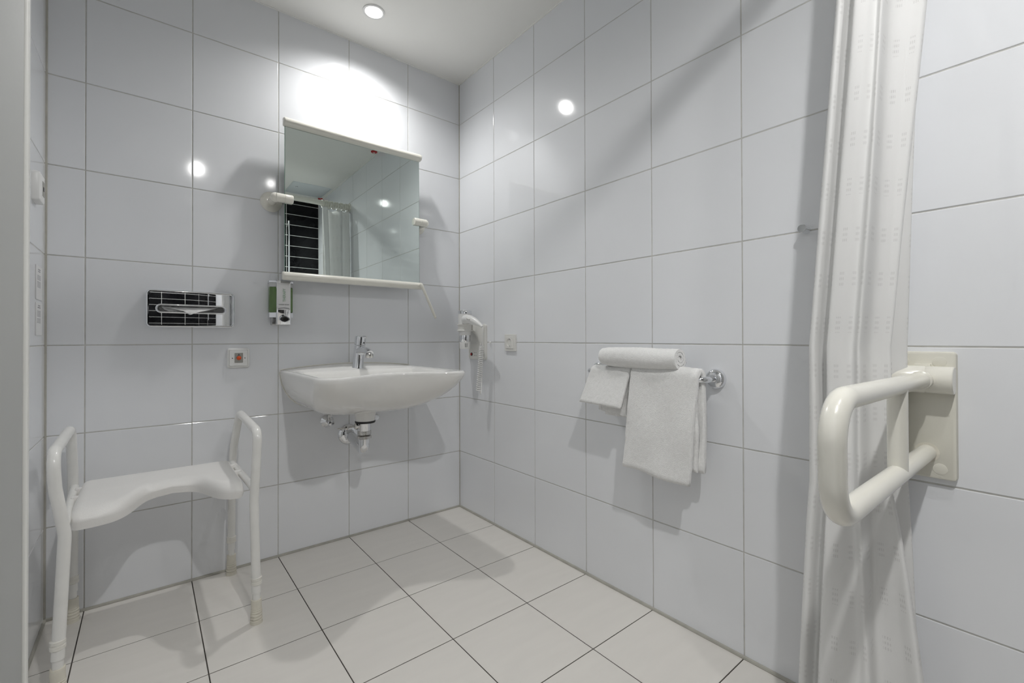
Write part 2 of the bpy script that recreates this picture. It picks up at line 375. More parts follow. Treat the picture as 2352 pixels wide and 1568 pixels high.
rings.append(ring(basin_outline(0.299, 0.569, 0.115, 0.066), 0.8035, 0.299))
top = basin_outline(0.285, 0.553, 0.113, 0.066, 0.004); rings.append(ring(top, 0.8030, 0.285))
def inner(hw, yf, cd, rc, y0, z, n=12): return ring(basin_outline(hw, yf, cd, rc, y0, n), z)
rings += [inner(0.262, 0.532, 0.108, 0.085, 0.135, 0.8005), inner(0.254, 0.524, 0.106, 0.09, 0.142, 0.797), inner(0.245, 0.512, 0.102, 0.09, 0.150, 0.785),
          inner(0.225, 0.478, 0.085, 0.10, 0.160, 0.752), inner(0.19, 0.43, 0.06, 0.10, 0.172, 0.722), inner(0.13, 0.37, 0.02, 0.08, 0.195, 0.703),
          inner(0.06, 0.31, 0.0, 0.045, 0.215, 0.694), inner(0.03, 0.285, 0.0, 0.028, 0.225, 0.690)]
MB().loft(rings).build('basin', 'ceramic', basin, ang=60)
# silicone line to the tiles
sl = [Vector((BX - 0.304, -0.001, 0.72))] + [Vector((BX - 0.303 + 0.606 * k / 24, -0.001, 0.805 + 0.020 * (1 - (2 * k / 24 - 1) ** 2))) for k in range(25)] + [Vector((BX + 0.304, -0.001, 0.72))]
sp = [Vector((BX + s * hw, -0.0012, z)) for s in (-1,) for z, hw in ((0.643, .216), (0.66, .246), (0.682, .267), (0.708, .284), (0.736, .296), (0.762, .303), (0.79, .307))]
MB().tube(sp + sl[1:-1] + [Vector((2 * BX - p.x, p.y, p.z)) for p in reversed(sp)], 0.0024, 8).build('sealing_bead', 'collar', basin)
MB().lathe([(0.030, 0.0), (0.030, 0.0025), (0.024, 0.004), (0.0001, 0.0025)], (BX, -0.255, 0.6905), seg=24, caps=False).build('drain_ring', 'chrome', basin)
MB().lathe([(0.040, 0.0), (0.042, 0.018), (0.047, 0.05)], (-0.636, -0.25, 0.588), seg=32).build('drain_spigot', 'ceramic', basin)

# faucet
FX, FY, FZ = -0.609, -0.088, 0.8025
fa = thing('basin_faucet', 'chrome single-lever faucet standing on the washbasin', 'faucet', (FX, FY, FZ))
ax = Vector((0.075, -0.045, 1)).normalized()
MB().lathe([(0.0265, 0.0), (0.0265, 0.004), (0.0245, 0.008), (0.0235, 0.05), (0.0235, 0.104)], (FX, FY, FZ), ax, 36).build('body', 'chrome', fa)
spd = MB().tube(catmull([(FX + 0.004, FY - 0.008, FZ + 0.078), (FX + 0.006, FY - 0.05, FZ + 0.083), (FX + 0.008, FY - 0.095, FZ + 0.080), (FX + 0.009, FY - 0.122, FZ + 0.070)], 6), [0.019] * 7 + [0.0175] * 6 + [0.016] * 6, 24)
spd.build('spout', 'chrome', fa)
MB().lathe([(0.0145, 0.0), (0.0165, 0.006), (0.0165, 0.016), (0.012, 0.021), (0.0001, 0.022)], (FX + 0.009, FY - 0.118, FZ + 0.052), (0, 0, 1), 24).build('aerator', 'chrome_worn', fa)
tp = Vector((FX, FY, FZ)) + ax * 0.106
MB().lathe([(0.0215, 0.0), (0.0245, 0.0015), (0.025, 0.036), (0.0235, 0.041), (0.019, 0.043), (0.0001, 0.044)], tp, ax, 36).build('cap', 'chrome', fa)
lv = tp + ax * 0.034
MB().tube([lv + Vector((0.006, -0.015, 0.002)), lv + Vector((0.012, -0.026, 0.003)), lv + Vector((0.015, -0.034, 0.003))], [0.0085, 0.0075, 0.0045], 14).build('lever', 'chrome', fa)
MB().tube([tp + Vector((0.01, -0.022, 0.012)), tp + Vector((0.0105, -0.0262, 0.012))], 0.003, 12).build('marking', 'black', fa)

# drain trap
tr = thing('drain_trap', 'chrome drain trap with round wall rosette under the washbasin', 'drain pipe', (-0.636, -0.25, 0.48))
PX, PY = -0.640, -0.25
MB().lathe([(0.041, 0), (0.043, 0.0045), (0.041, 0.009)], (-0.636, PY, 0.580), seg=28).build('gasket', 'black', tr)
MB().lathe([(0.0265, 0), (0.0275, 0.002), (0.0275, 0.046), (0.03, 0.05)], (PX, PY, 0.532), seg=28).build('tailpiece', 'chrome', tr)
MB().lathe([(0.0255, 0.0), (0.0285, 0.002), (0.0285, 0.009), (0.0265, 0.010), (0.0285, 0.011), (0.0285, 0.018), (0.0255, 0.02)], (PX, PY, 0.528), seg=20).build('knurled_nut', 'chrome_worn', tr)
MB().lathe([(0.0235, 0.0), (0.0295, 0.003), (0.0295, 0.012), (0.025, 0.015)], (PX, PY, 0.511), seg=28).build('union_nut', 'chrome_worn', tr)
MB().tube(fillet([(PX, PY, 0.515), (PX - 0.002, PY, 0.463), (-0.622, -0.002, 0.490)], 0.038, 12), 0.0225, 24).build('bent_pipe', 'chrome', tr)
MB().lathe([(0.047, 0.0), (0.048, 0.003), (0.044, 0.010), (0.030, 0.016), (0.024, 0.017), (0.024, 0.012)], (-0.622, 0, 0.487), (0, -1, 0), 36, caps=False).build('rosette', 'chrome', tr)
MB().lathe([(0.0001, 0.0), (0.011, 0.001), (0.0135, 0.004), (0.0135, 0.014), (0.010, 0.018), (0.0001, 0.018)], (PX - 0.024, PY, 0.568), (-1, 0, 0), 18).build('rod_nut', 'chrome_worn', tr)
MB().tube([(PX - 0.04, PY + .0, 0.568), (PX - 0.11, PY + 0.005, 0.565)], 0.0028, 10).build('pull_rod', 'chrome_worn', tr)
MB().box(PX - 0.082, PX - 0.068, PY - 0.005, PY + 0.012, 0.559, 0.574, 0.002).build('rod_clamp', 'chrome_worn', tr)
MB().tube([(PX - 0.075, PY + 0.006, 0.562), (PX - 0.075, PY + 0.006, 0.515)], 0.0022, 10).build('lift_rod', 'chrome', tr)
def angle_valve(x, z, kx, kz, label):
    v = thing('angle_valve', label, 'valve', (x, 0, z), 'angle valves below the washbasin')
    MB().lathe([(0.029, 0.0), (0.029, 0.003), (0.020, 0.012), (0.012, 0.020), (0.010, 0.021)], (x, 0, z), (0, -1, 0), 28).build('rosette', 'chrome', v)
    MB().tube([(x, -0.018, z), (x, -0.052, z)], 0.009, 16).build('valve_body', 'chrome_worn', v)
    MB().lathe([(0.0115, 0), (0.0135, 0.003), (0.0135, 0.015), (0.0115, 0.018), (0.0001, 0.0185)], (x, -0.050, z), (0, -1, 0), 10).build('knob', 'chrome', v)
    n = MB().tube([(x, -0.036, z + 0.004), (x, -0.036, z + 0.030)], 0.0075, 12); n.lathe([(0.010, 0), (0.010, 0.012)], (x, -0.036, z + 0.022), (0, 0, 1), 6); n.build('compression_nut', 'chrome_worn', v)
    MB().tube([(x, -0.036, z + 0.034), (x - 0.002, -0.037, z + 0.075), (x, -0.04, z + 0.10)], 0.005, 10).build('riser_pipe', 'chrome_worn', v)
angle_valve(-0.720, 0.560, 0, 0, 'chrome angle valve on the left below the washbasin')
angle_valve(-0.510, 0.562, 0, 0, 'chrome angle valve on the right, half hidden behind the drain trap')

# ------------------------------------------------------------------ tilting mirror
MX0, MX1, MZ0, MZ1, MY = -0.917, -0.294, 1.205, 1.846, -0.086
mi = thing('tilting_mirror', 'rectangular wall mirror with cream top and bottom rails above the washbasin', 'mirror', (-0.605, 0, 1.53))
TILT = 0.0065
def tl(x, y, z): return Vector((x, MY + y + (z - 1.5) * TILT, z))
def tbox(x0, x1, y0, y1, z0, z1):
    m = MB(); c = [tl(x, y, z) for z in (z0, z1) for x, y in ((x0, y0), (x1, y0), (x1, y1), (x0, y1))]
    return m.add(c, [(0, 1, 2, 3), (4, 5, 6, 7), (0, 1, 5, 4), (1, 2, 6, 5), (2, 3, 7, 6), (3, 0, 4, 7)])
tbox(MX0, MX1, 0.0005, 0.006, MZ0, MZ1).build('glass_body', 'glass_edge', mi, smooth=False)
MB().add([tl(MX0 + .0012, 0, MZ0), tl(MX1 - .0012, 0, MZ0), tl(MX1 - .0012, 0, MZ1), tl(MX0 + .0012, 0, MZ1)], [(0, 1, 2, 3)]).build('mirror_glass', 'mirror', mi, smooth=False)
tbox(MX0 + .02, MX1 - .02, 0.0062, 0.010, MZ0 + .01, MZ1 - .01).build('backing', 'grey_label', mi, smooth=False)
def rail(z, x0, x1, nm):
    m = MB(); rings = []
    prof = [(0.012, -0.0165), (0.002, -0.018), (-0.012, -0.0155), (-0.020, -0.009), (-0.0225, 0.0), (-0.020, 0.009), (-0.012, 0.0155), (0.002, 0.018), (0.012, 0.0165)]
    for x, s in ((x0, 0.80), (x0 + 0.003, 0.96), (x0 + 0.007, 1), (x1 - 0.007, 1), (x1 - 0.003, 0.96), (x1, 0.80)):
        rings.append([tl(x, a * s, z + b * s) for a, b in prof])
    m.loft(rings).build(nm, 'cream', mi, ang=50)
rail(1.853, MX0 - 0.006, MX1 + 0.008, 'top_rail'); rail(1.204, MX0 - 0.010, MX1 + 0.012, 'bottom_rail')
for s, x, wx in ((1, MX0, -0.952), (-1, MX1, -0.262)):
    z = 1.527
    MB().lathe([(0.042, 0), (0.043, 0.003), (0.038, 0.009), (0.020, 0.014)], (wx, 0, z), (0, -1, 0), 32).build('wall_rosette', 'cream', mi)
    MB().tube([(wx, -0.008, z), (wx, -0.080, z)], 0.0165, 20).build('pivot_post', 'cream', mi)
    MB().ball((wx, -0.084, z), 0.0205, 20).build('pivot_head', 'cream', mi)
    MB().lathe([(0.0165, 0), (0.0185, 0.002), (0.0185, 0.030), (0.0175, 0.031), (0.0175, 0.033), (0.0185, 0.034), (0.0185, abs(x - wx) + 0.028), (0.0165, abs(x - wx) + 0.031)], (wx, -0.090, z), (s, 0, 0), 24).build('glass_clamp', 'cream', mi)
hp = [Vector((-0.302, -0.112, 1.210)), Vector((-0.290, -0.118, 1.190)), Vector((-0.232, -0.125, 1.062)), Vector((-0.224, -0.127, 1.045))]
MB().tube(catmull([tuple(p) for p in hp], 5), [0.0085] * 5 + [0.007] * 5 + [0.0065] * 4 + [0.0075, 0.0055], 14).build('tilt_handle', 'cream', mi)

# ------------------------------------------------------------------ tissue dispenser
TXc, TZc = -1.229, 1.0545
ti = thing('tissue_dispenser', 'chrome recessed tissue dispenser with a tissue in its slot', 'tissue dispenser', (TXc, 0, TZc))
fr = on_back(TXc, TZc, 0.282, 0.142, 0.016, [(0, 0.0), (0, 0.016), (0.001, 0.020), (0.0035, 0.0235), (0.006, 0.0245), (0.0085, 0.0235), (0.0098, 0.021), (0.0102, 0.010)])
MB().loft(fr, True, False).build('frame', 'chrome', ti, ang=80)
# cushion-shaped cover with an oblong slot
def dense(pts, na, n_long, n_short):
    out = []; n = len(pts)
    for i in range(n):
        p, q = pts[i], pts[(i + 1) % n]; k = 1
        if i % (na + 1) == na: k = n_long if (i // (na + 1)) % 2 == 0 else n_short
        out += [(p[0] + (q[0] - p[0]) * j / k, p[1] + (q[1] - p[1]) * j / k) for j in range(k)]
    return out
def oblong(w, h): return dense(rrect(w, h, h / 2 - 0.0002, 8), 8, 26, 8)
outer = dense(rrect(0.2625, 0.1225, 0.007, 8), 8, 26, 8)
def cover_depth(x, z): return 0.0285 - 0.17 * x * x - 0.50 * max(0.0, x) ** 2 - 0.20 * z * z - 0.042 * x
def lerp_ring(f):
    out = []
    for p, q in zip(outer, oblong(0.225, 0.034)):
        x, z = p[0] * (1 - f) + q[0] * f, p[1] * (1 - f) + q[1] * f
        out.append(Vector((TXc + x, -cover_depth(x, z), TZc + z)))
    return out
MB().loft([lerp_ring(k / 14) for k in range(15)], False, False).build('cover', 'chrome_mirror', ti, ang=60)
lip = [[Vector((TXc + x, -(cover_depth(x, z) + d), TZc + z)) for x, z in oblong(w, h)] for w, h, d in ((0.2255, 0.0345, 0.0), (0.224, 0.033, 0.0035), (0.221, 0.0305, 0.0055), (0.217, 0.027, 0.0060), (0.214, 0.024, 0.005), (0.212, 0.0225, 0.002), (0.2115, 0.022, -0.016))]
MB().loft(lip, False, False).build('slot_lip', 'chrome', ti, ang=70)
MB().box(TXc - 0.12, TXc + 0.12, -0.006, -0.004, TZc - 0.05, TZc + 0.05).build('slot_back', 'steel', ti, smooth=False)
tz = TZc
def tsheet(nm, pts, y0):
    rows = []
    for (xa, za), (xb, zb), dy in pts:
        rows.append([Vector((xa + (xb - xa) * k / 12, y0 - dy - 0.0012 * math.sin(k * 2.1), za + (zb - za) * k / 12 + 0.0008 * math.sin(k * 1.7))) for k in range(13)])
    m = MB().strip(rows); b = MB().strip([[p + Vector((0, 0.0006, 0)) for p in r] for r in rows])
    m.add(b.v, b.f).build(nm, 'tissue', ti, ang=60)
tsheet('tissue_sheet', [((TXc - 0.092, tz + 0.007), (TXc + 0.086, tz + 0.009), 0.0), ((TXc - 0.07, tz + 0.002), (TXc + 0.072, tz + 0.004), 0.012), ((TXc - 0.03, tz - 0.008), (TXc + 0.04, tz - 0.006), 0.029), ((TXc - 0.012, tz - 0.019), (TXc + 0.006, tz - 0.016), 0.033), ((TXc - 0.008, tz - 0.022), (TXc - 0.003, tz - 0.020), 0.0335)], 0.0 - 0.008)
tsheet('tissue_fold', [((TXc - 0.095, tz + 0.008), (TXc - 0.02, tz + 0.008), 0.0), ((TXc - 0.085, tz - 0.004), (TXc - 0.02, tz - 0.002), 0.006), ((TXc - 0.07, tz - 0.010), (TXc - 0.03, tz - 0.009), 0.008)], -0.006)

# ------------------------------------------------------------------ soap dispenser
SX, SZ = -0.918, 1.091
so = thing('soap_dispenser', 'chrome wall soap dispenser with green liquid soap and white label', 'soap dispenser', (SX, 0, SZ))
def curved(x0, x1, z0, z1, y_mid, bow, yb, nm, m, n=10, ang=50):
    def yy(x): return y_mid + bow * ((x - SX) / 0.045) ** 2
    rings = []
    for z, i in ((z0, 0.0012), (z0 + 0.0012, 0), (z1 - 0.0012, 0), (z1, 0.0012)):
        f = [Vector((x0 + i + (x1 - x0 - 2 * i) * k / n, yy(x0 + (x1 - x0) * k / n) + i, z)) for k in range(n + 1)]
        rings.append(f + [Vector((x1 - i, yb, z)), Vector((x0 + i, yb, z))])
    return MB().loft(rings).build(nm, m, so, ang=ang)
curved(SX - 0.046, SX + 0.046, 1.030, 1.052, -0.052, 0.020, -0.001, 'lower_band', 'chrome')
curved(SX - 0.045, SX + 0.045, 1.052, 1.160, -0.050, 0.020, -0.001, 'soap_tank', 'soap')
curved(SX - 0.045, SX + 0.045, 1.160, 1.178, -0.050, 0.020, -0.001, 'clear_tank_top', 'clear')
curved(SX - 0.047, SX + 0.047, 1.178, 1.187, -0.053, 0.020, -0.001, 'lid', 'chrome')
curved(SX - 0.024, SX + 0.030, 1.000, 1.183, -0.064, 0.012, -0.045, 'front_spine', 'chrome')
MB().box(SX - 0.036, SX + 0.036, -0.030, -0.001, 0.998, 1.032, 0.002).build('back_plate', 'steel', so)
curved(SX - 0.023, SX + 0.029, 1.062, 1.176, -0.0652, 0.012, -0.062, 'label_card', 'label')
bx = SX + 0.004
pb = []
for d, sc in ((0.060, 1.0), (0.074, 1.0), (0.079, 0.92), (0.079, 0.74)):
    pb.append([Vector((bx + 0.0205 * sc * math.cos(a) * (1.0 if math.sin(a) < 0 else 1.0), -d, 1.022 + sc * (0.016 * math.sin(a) if math.sin(a) > 0 else 0.013 * math.sin(a)) * (1 - 0.25 * abs(math.cos(a))))) for a in [2 * math.pi * k / 28 for k in range(28)]])
MB().loft(pb, True, False).build('push_button', 'chrome', so, ang=50)
pc = [[Vector((p.x * 0.999 + bx * 0.001, -d, p.z)) for p in pb[3]] for d in (0.0785, 0.0765)]
pc.append([Vector((bx + (p.x - bx) * 0.4, -0.072, 1.022 + (p.z - 1.022) * 0.4)) for p in pb[3]])
MB().loft(pc, False, True).build('button_face', 'black', so)
def put_text(body, size, centre, m, nm, parent, turn=0.0, squash=1.0):
    vs, fs = text_mesh(body, size); c, s = math.cos(turn), math.sin(turn); mb = MB()
    mb.add([Vector((centre[0] + (p.x * squash * c - p.y * s), centre[1] - p.z, centre[2] + (p.x * squash * s + p.y * c))) for p in vs], fs)
    return mb.build(nm, m, parent, smooth=False)
put_text('THERAPY', 0.0155, (SX + 0.0045, -0.0661, 1.124), 'ink_green', 'label_lettering', so, math.pi / 2, 0.86)
put_text('HAND SOAP', 0.0068, (SX + 0.003, -0.0661, 1.0835), 'ink_dark', 'label_lettering', so)
MB().tube([(SX - 0.019 + 0.044 * k / 10, -0.0655 + 0.0004 * abs(k - 5) * 0.5, 1.0655 + 0.0045 * (1 - ((k - 5) / 5) ** 2)) for k in range(11)], 0.0009, 6).build('label_arc', 'ink_dark', so)

# ------------------------------------------------------------------ call button
CX, CZ = -1.073, 0.861
cb = thing('call_button', 'white call plate with orange-red push button below the tissue dispenser', 'call button', (CX, 0, CZ))
MB().loft(on_back(CX, CZ, 0.081, 0.081, 0.010, [(0, 0), (0, 0.003), (0.001, 0.0065), (0.004, 0.0095), (0.0068, 0.0103), (0.0075, 0.0085)]), True, True).build('frame', 'white_plastic', cb, ang=35)
MB().loft(on_back(CX, CZ, 0.064, 0.064, 0.005, [(0, 0.008), (0, 0.0112), (0.0008, 0.012)])).build('cover_plate', 'white_plastic', cb)
MB().loft(on_back(CX + 0.0005, CZ + 0.001, 0.030, 0.040, 0.002, [(0, 0.0115), (0, 0.0126)])).build('grey_field', 'grey_label', cb)
MB().lathe([(0.0082, 0.0), (0.0082, 0.003), (0.007, 0.0042), (0.0001, 0.005)], (CX + 0.0008, -0.0124, CZ + 0.0005), (0, -1, 0), 28, caps=False).build('push_button', 'orange', cb)
for dx in (-0.022, 0.022): MB().lathe([(0.0022, 0), (0.0022, 0.0006), (0.0001, 0.0004)], (CX + dx, -0.0119, CZ), (0, -1, 0), 14, caps=False).build('screw', 'steel', cb)
MB().lathe([(0.0026, 0), (0.0026, 0.0004), (0.0001, 0.0004)], (CX + 0.0008, -0.0126, CZ + 0.0152), (0, -1, 0), 4, caps=False).build('symbol', 'ink_dark', cb)
put_text('RUF', 0.0050, (CX + 0.0008, -0.0129, CZ + 0.0108), 'ink_dark', 'lettering', cb)

# ------------------------------------------------------------------ left wall: thermostat and two notices
th = thing('room_thermostat', 'small white thermostat box high on the left wall', 'thermostat', (-W, -0.12, 1.42))
def on_left(cy, cz, w, h, r, levels, n=4): return [[Vector((-W + d, cy + y, cz + z)) for y, z in rrect(w - 2 * i, h - 2 * i, max(r - i, 0.0006), n)] for i, d in levels]
TY, TZ = -0.195, 1.398
MB().loft(on_left(TY, TZ, 0.078, 0.088, 0.008, [(0, 0), (0, 0.012), (0.002, 0.017), (0.006, 0.019)])).build('housing', 'white_plastic', th, ang=35)
MB().loft(on_left(TY + 0.012, TZ, 0.030, 0.045, 0.002, [(0, 0.0188), (0, 0.0196)])).build('display_window', 'grey_label', th)
MB().box(-W + 0.0192, -W + 0.0204, TY + 0.006, TY + 0.018, TZ - 0.006, TZ + 0.006).build('switch_mark', 'ink_dark', th)
def notice(z0, z1, label, lines):
    yc, zc = -0.112, (z0 + z1) / 2
    t = thing('notice_card', label, 'notice', (-W, yc, zc), 'small notices on the left wall')
    MB().box(-W, -W + 0.0022, yc - 0.052, yc + 0.050, z0, z1, 0.0005, 1).build('card', 'label', t)
    for zz, ya, yb_, th_ in lines:
        MB().box(-W + 0.002, -W + 0.00245, yc + ya, yc + yb_, z1 - zz - th_, z1 - zz).build('printed_line', 'ink_grey', t, smooth=False)
notice(1.064, 1.170, 'upper of two small printed white notices on the left wall', [(0.010, -0.02, 0.015, 0.003), (0.016, -0.02, 0.012, 0.003)] + [(0.030 + 0.004 * k, -0.035, 0.02, 0.0014) for k in range(4)] + [(0.050 + 0.004 * k, -0.035, 0.02, 0.0014) for k in range(5)])
notice(0.952, 1.055, 'lower of two small printed white notices on the left wall', [(0.008, -0.02, 0.012, 0.003), (0.014, -0.028, 0.018, 0.003)] + [(0.026 + 0.004 * k, -0.035, 0.02, 0.0014) for k in range(5)] + [(0.050 + 0.004 * k, -0.038, 0.02, 0.0014) for k in range(4)])

# ------------------------------------------------------------------ wall socket
so2 = thing('wall_socket', 'square white power socket right of the hair dryer', 'socket', (0, -0.461, 0.918))
OY, OZ = -0.4615, 0.9185
MB().loft(on_right(OY, OZ, 0.081, 0.081, 0.003, [(0, 0), (0, 0.0075), (0.0012, 0.0095), (0.0122, 0.0098), (0.0124, 0.004)]), True, False).build('frame', 'warm_plastic', so2, ang=35)
ins = on_right(OY, OZ, 0.056, 0.056, 0.002, [(0, 0.0095), (0, 0.0118), (0.0008, 0.0126)])
def well(r, d): return [Vector((-d, OY + r * math.cos(a), OZ + r * math.sin(a))) for a in [math.atan2(p.z - OZ, p.y - OY) for p in ins[0]]]
def well_even(r, d): n_ = len(ins[0]); return [Vector((-d, OY + r * math.cos(2 * math.pi * (k + 0.5) / n_), OZ + r * math.sin(2 * math.pi * (k + 0.5) / n_))) for k in range(n_)]
MB().loft(ins + [well_even(0.0212, 0.0126), well_even(0.0205, 0.0136), well_even(0.0192, 0.0132), well_even(0.0188, 0.0030)], True, True).build('insert', 'warm_plastic', so2, ang=35)
for dy in (-0.0095, 0.0095): MB().lathe([(0.0026, 0), (0.0026, 0.0006), (0.0001, 0.0005)], (-0.0030, OY + dy, OZ), (-1, 0, 0), 12, caps=False).build('contact_hole', 'dark_slot', so2)
for dz in (-0.0165, 0.0165): MB().box(-0.0125, -0.003, OY - 0.002, OY + 0.002, OZ + dz - 0.0018, OZ + dz + 0.0018).build('earth_clip', 'steel', so2, smooth=False)

# ------------------------------------------------------------------ hair dryer
hy = thing('hair_dryer', 'white hair dryer hanging in its wall holder in the corner', 'hair dryer', (-0.075, -0.17, 0.98))
HX, HY = -0.075, -0.17
MB().lathe([(0.0335, 0.988), (0.0335, 1.010), (0.0345, 1.03), (0.0345, 1.066)], (HX, HY, 0), seg=36).build('barrel', 'white_plastic', hy)
MB().lathe([(0.0345, 1.066), (0.0355, 1.067), (0.0355, 1.081), (0.034, 1.083), (0.029, 1.0835), (0.027, 1.080), (0.0001, 1.078)], (HX, HY, 0), seg=36, caps=False).build('intake_ring', 'chrome', hy)
MB().lathe([(0.0305, 0.955), (0.0325, 0.972), (0.0335, 0.988)], (HX, HY, 0), seg=36).build('neck', 'white_plastic', hy)
MB().lathe([(0.0285, 0.921), (0.0290, 0.922), (0.0300, 0.956), (0.0295, 0.957)], (HX, HY, 0), seg=36).build('chrome_band', 'chrome', hy)
MB().lathe([(0.0265, 0.885), (0.0275, 0.888), (0.0285, 0.9215)], (HX, HY, 0), seg=36).build('nozzle', 'white_plastic', hy)
for a in (-1.35, -1.05, -2.2, -1.75):
    c, s = math.cos(a - 0.75), math.sin(a - 0.75)
    if a > -1.5: MB().tube([(HX + c * 0.0273, HY + s * 0.0273, 0.894), (HX + c * 0.0278, HY + s * 0.0278, 0.914)], 0.0014, 8).build('air_slot', 'dark_slot', hy)
# pistol grip: continues from the barrel towards the room
gp = catmull([(-0.082, -0.190, 1.030), (-0.100, -0.218, 1.037), (-0.104, -0.250, 1.037), (-0.100, -0.292, 1.026), (-0.095, -0.328, 1.009), (-0.092, -0.350, 0.996)], 5)
gr = [0.022, 0.0245, 0.0262, 0.0268, 0.0272, 0.0270, 0.0266, 0.0262, 0.0258, 0.0254, 0.0250, 0.0244, 0.0238, 0.0230, 0.0220, 0.0208, 0.0194, 0.0178, 0.0160, 0.0144, 0.0130, 0.0112, 0.0096, 0.0084, 0.0076, 0.0072]
MB().tube(gp, [g * 0.84 for g in gr[:len(gp)]], 22).build('grip', 'white_plastic', hy)
MB().tube([(-0.1225, -0.262, 1.040), (-0.1195, -0.284, 1.033)], 0.0045, 12).build('rocker_switch', 'warm_plastic', hy)
MB().tube(catmull([(-0.092, -0.350, 0.996), (-0.089, -0.353, 0.975), (-0.075, -0.330, 0.935), (-0.062, -0.302, 0.905)], 6), 0.0027, 10).build('lead', 'white_plastic', hy)
hl = []
A, B = Vector((-0.060, -0.299, 0.902)), Vector((-0.060, -0.271, 0.672))
TURNS = 24
for k in range(TURNS * 12 + 1):
    t = k / (TURNS * 12); a = 2 * math.pi * TURNS * t; p = A.lerp(B, t ** 1.12)
    hl.append(p + Vector((math.cos(a) * 0.011, math.sin(a) * 0.011, 0.0)))
MB().tube(hl, 0.0024, 6).build('coiled_cord', 'white_plastic', hy, ang=80)
MB().tube(catmull([tuple(hl[-1]), (-0.040, -0.262, 0.655), (-0.022, -0.245, 0.70), (-0.010, -0.232, 0.835)], 8), 0.0026, 8).build('cord_return', 'white_plastic', hy)
ho = thing('dryer_holder', 'white wall bracket with red switch holding the hair dryer', 'wall holder', (0, -0.185, 0.92))
MB().loft(on_right(-0.186, 0.9205, 0.158, 0.184, 0.014, [(0, 0), (0, 0.009), (0.0015, 0.012), (0.006, 0.0125)], 6)).build('wall_plate', 'warm_plastic', ho, ang=35)
hr = MB()
hr.lathe([(0.0352, 0.978), (0.0400, 0.977), (0.0412, 0.9795), (0.0400, 0.982), (0.0375, 0.984), (0.0375, 1.006), (0.0400, 1.009), (0.0412, 1.011), (0.0400, 1.0135), (0.0352, 1.0125)], (HX, HY, 0), seg=40, caps=False)
hr.build('holder_ring', 'warm_plastic', ho)
# swept arm from the ring down to the plate
arm = []
for k in range(13):
    t = k / 12; zt = 1.010 - 0.012 * t; zl = 0.980 - 0.135 * t ** 2.2
    x = -0.046 + 0.036 * t; y = -0.180 - 0.062 * t; w = 0.024 - 0.012 * t
    arm.append([Vector((x - 0.004, y - w, zl)), Vector((x - 0.004, y - w, zt)), Vector((x + 0.006, y + w, zt)), Vector((x + 0.006, y + w, zl))])
MB().loft(arm).build('arm', 'warm_plastic', ho, ang=60)
MB().lathe([(0.0085, 0), (0.0085, 0.003), (0.007, 0.0042)], (-0.0125, -0.140, 0.855), (-1, 0, 0), 24).build('switch_ring', 'black', ho)
MB().lathe([(0.0058, 0), (0.0058, 0.0025), (0.0001, 0.003)], (-0.0150, -0.140, 0.855), (-1, 0, 0), 20).build('rocker_switch', 'red', ho)
for yy_ in (-0.166, -0.181):
    for zz in (0.8485, 0.8635): MB().lathe([(0.0018, 0), (0.0018, 0.0008)], (-0.0124, yy_, zz), (-1, 0, 0), 10).build('shaver_hole', 'dark_slot', ho)
MB().tube([(-0.004, -0.297, 0.919), (-0.010, -0.297, 0.919)], 0.006, 14).build('wall_clip', 'white_plastic', ho)

# ------------------------------------------------------------------ towel bar and towels
tb = thing('towel_bar', 'chrome towel bar on the right wall', 'towel bar', (0, -1.24, 0.815))
BZ, BXX = 0.818, -0.078
MB().tube(fillet([(-0.004, -1.470, BZ - 0.004), (BXX, -1.470, BZ - 0.004), (BXX, -1.012, BZ), (-0.004, -1.012, BZ)], 0.028, 10), 0.0095, 20).build('rail', 'chrome', tb)
for y, z in ((-1.470, BZ - 0.004), (-1.012, BZ)):
    MB().lathe([(0.0305, 0.0), (0.0310, 0.004), (0.0290, 0.013), (0.024, 0.0185), (0.0115, 0.021)], (0, y, z), (-1, 0, 0), 40).build('rosette', 'chrome', tb)
def noise3(x, y, z):
    return (math.sin(x * 61 + y * 37.1 + 1.3) * math.sin(y * 53 - z * 47 + 0.7) + math.sin(z * 71 + x * 29 + 2.1) * 0.6 + math.sin(y * 113 + z * 91) * 0.35) / 2
def terry(m, nm, label, root, amp=0.0010):
    for i, p in enumerate(m.v): m.v[i] = p + Vector((random.uniform(-amp, amp), random.uniform(-amp, amp) * .6, random.uniform(-amp, amp) * .6))
    return m.build(nm, 'towel', root, ang=75)
def drape(path_fn, y0_fn, y1_fn, T, ny, wav=0.003):
    """cloth hung over the bar: path_fn(v) -> centre line (x,z) list, v in 0..1 along the bar"""
    rings = []
    for j in range(ny + 1):
        v = j / ny; path = path_fn(v); n = len(path); L, R = [], []
        e = 1.0 if 0 < j < ny else 0.55
        for i in range(n):
            a = Vector(path[max(i - 1, 0)]); b = Vector(path[min(i + 1, n - 1)]); d = (b - a).normalized(); nn = Vector((-d.y, d.x))
            s = i / (n - 1); y = y0_fn(s) + (y1_fn(s) - y0_fn(s)) * v
            c = Vector(path[i]); off = wav * noise3(c.x * .4, y * .45, c.y * .35)
            hh = T / 2 * e * (0.55 if i in (0, n - 1) else 1.0)
            L.append(Vector((c.x + nn.x * (hh + off), y, c.y + nn.y * (hh + off)))); R.append(Vector((c.x + nn.x * (-hh + off), y, c.y + nn.y * (-hh + off))))
        rings.append(L + R[::-1])
    return MB().loft(rings)
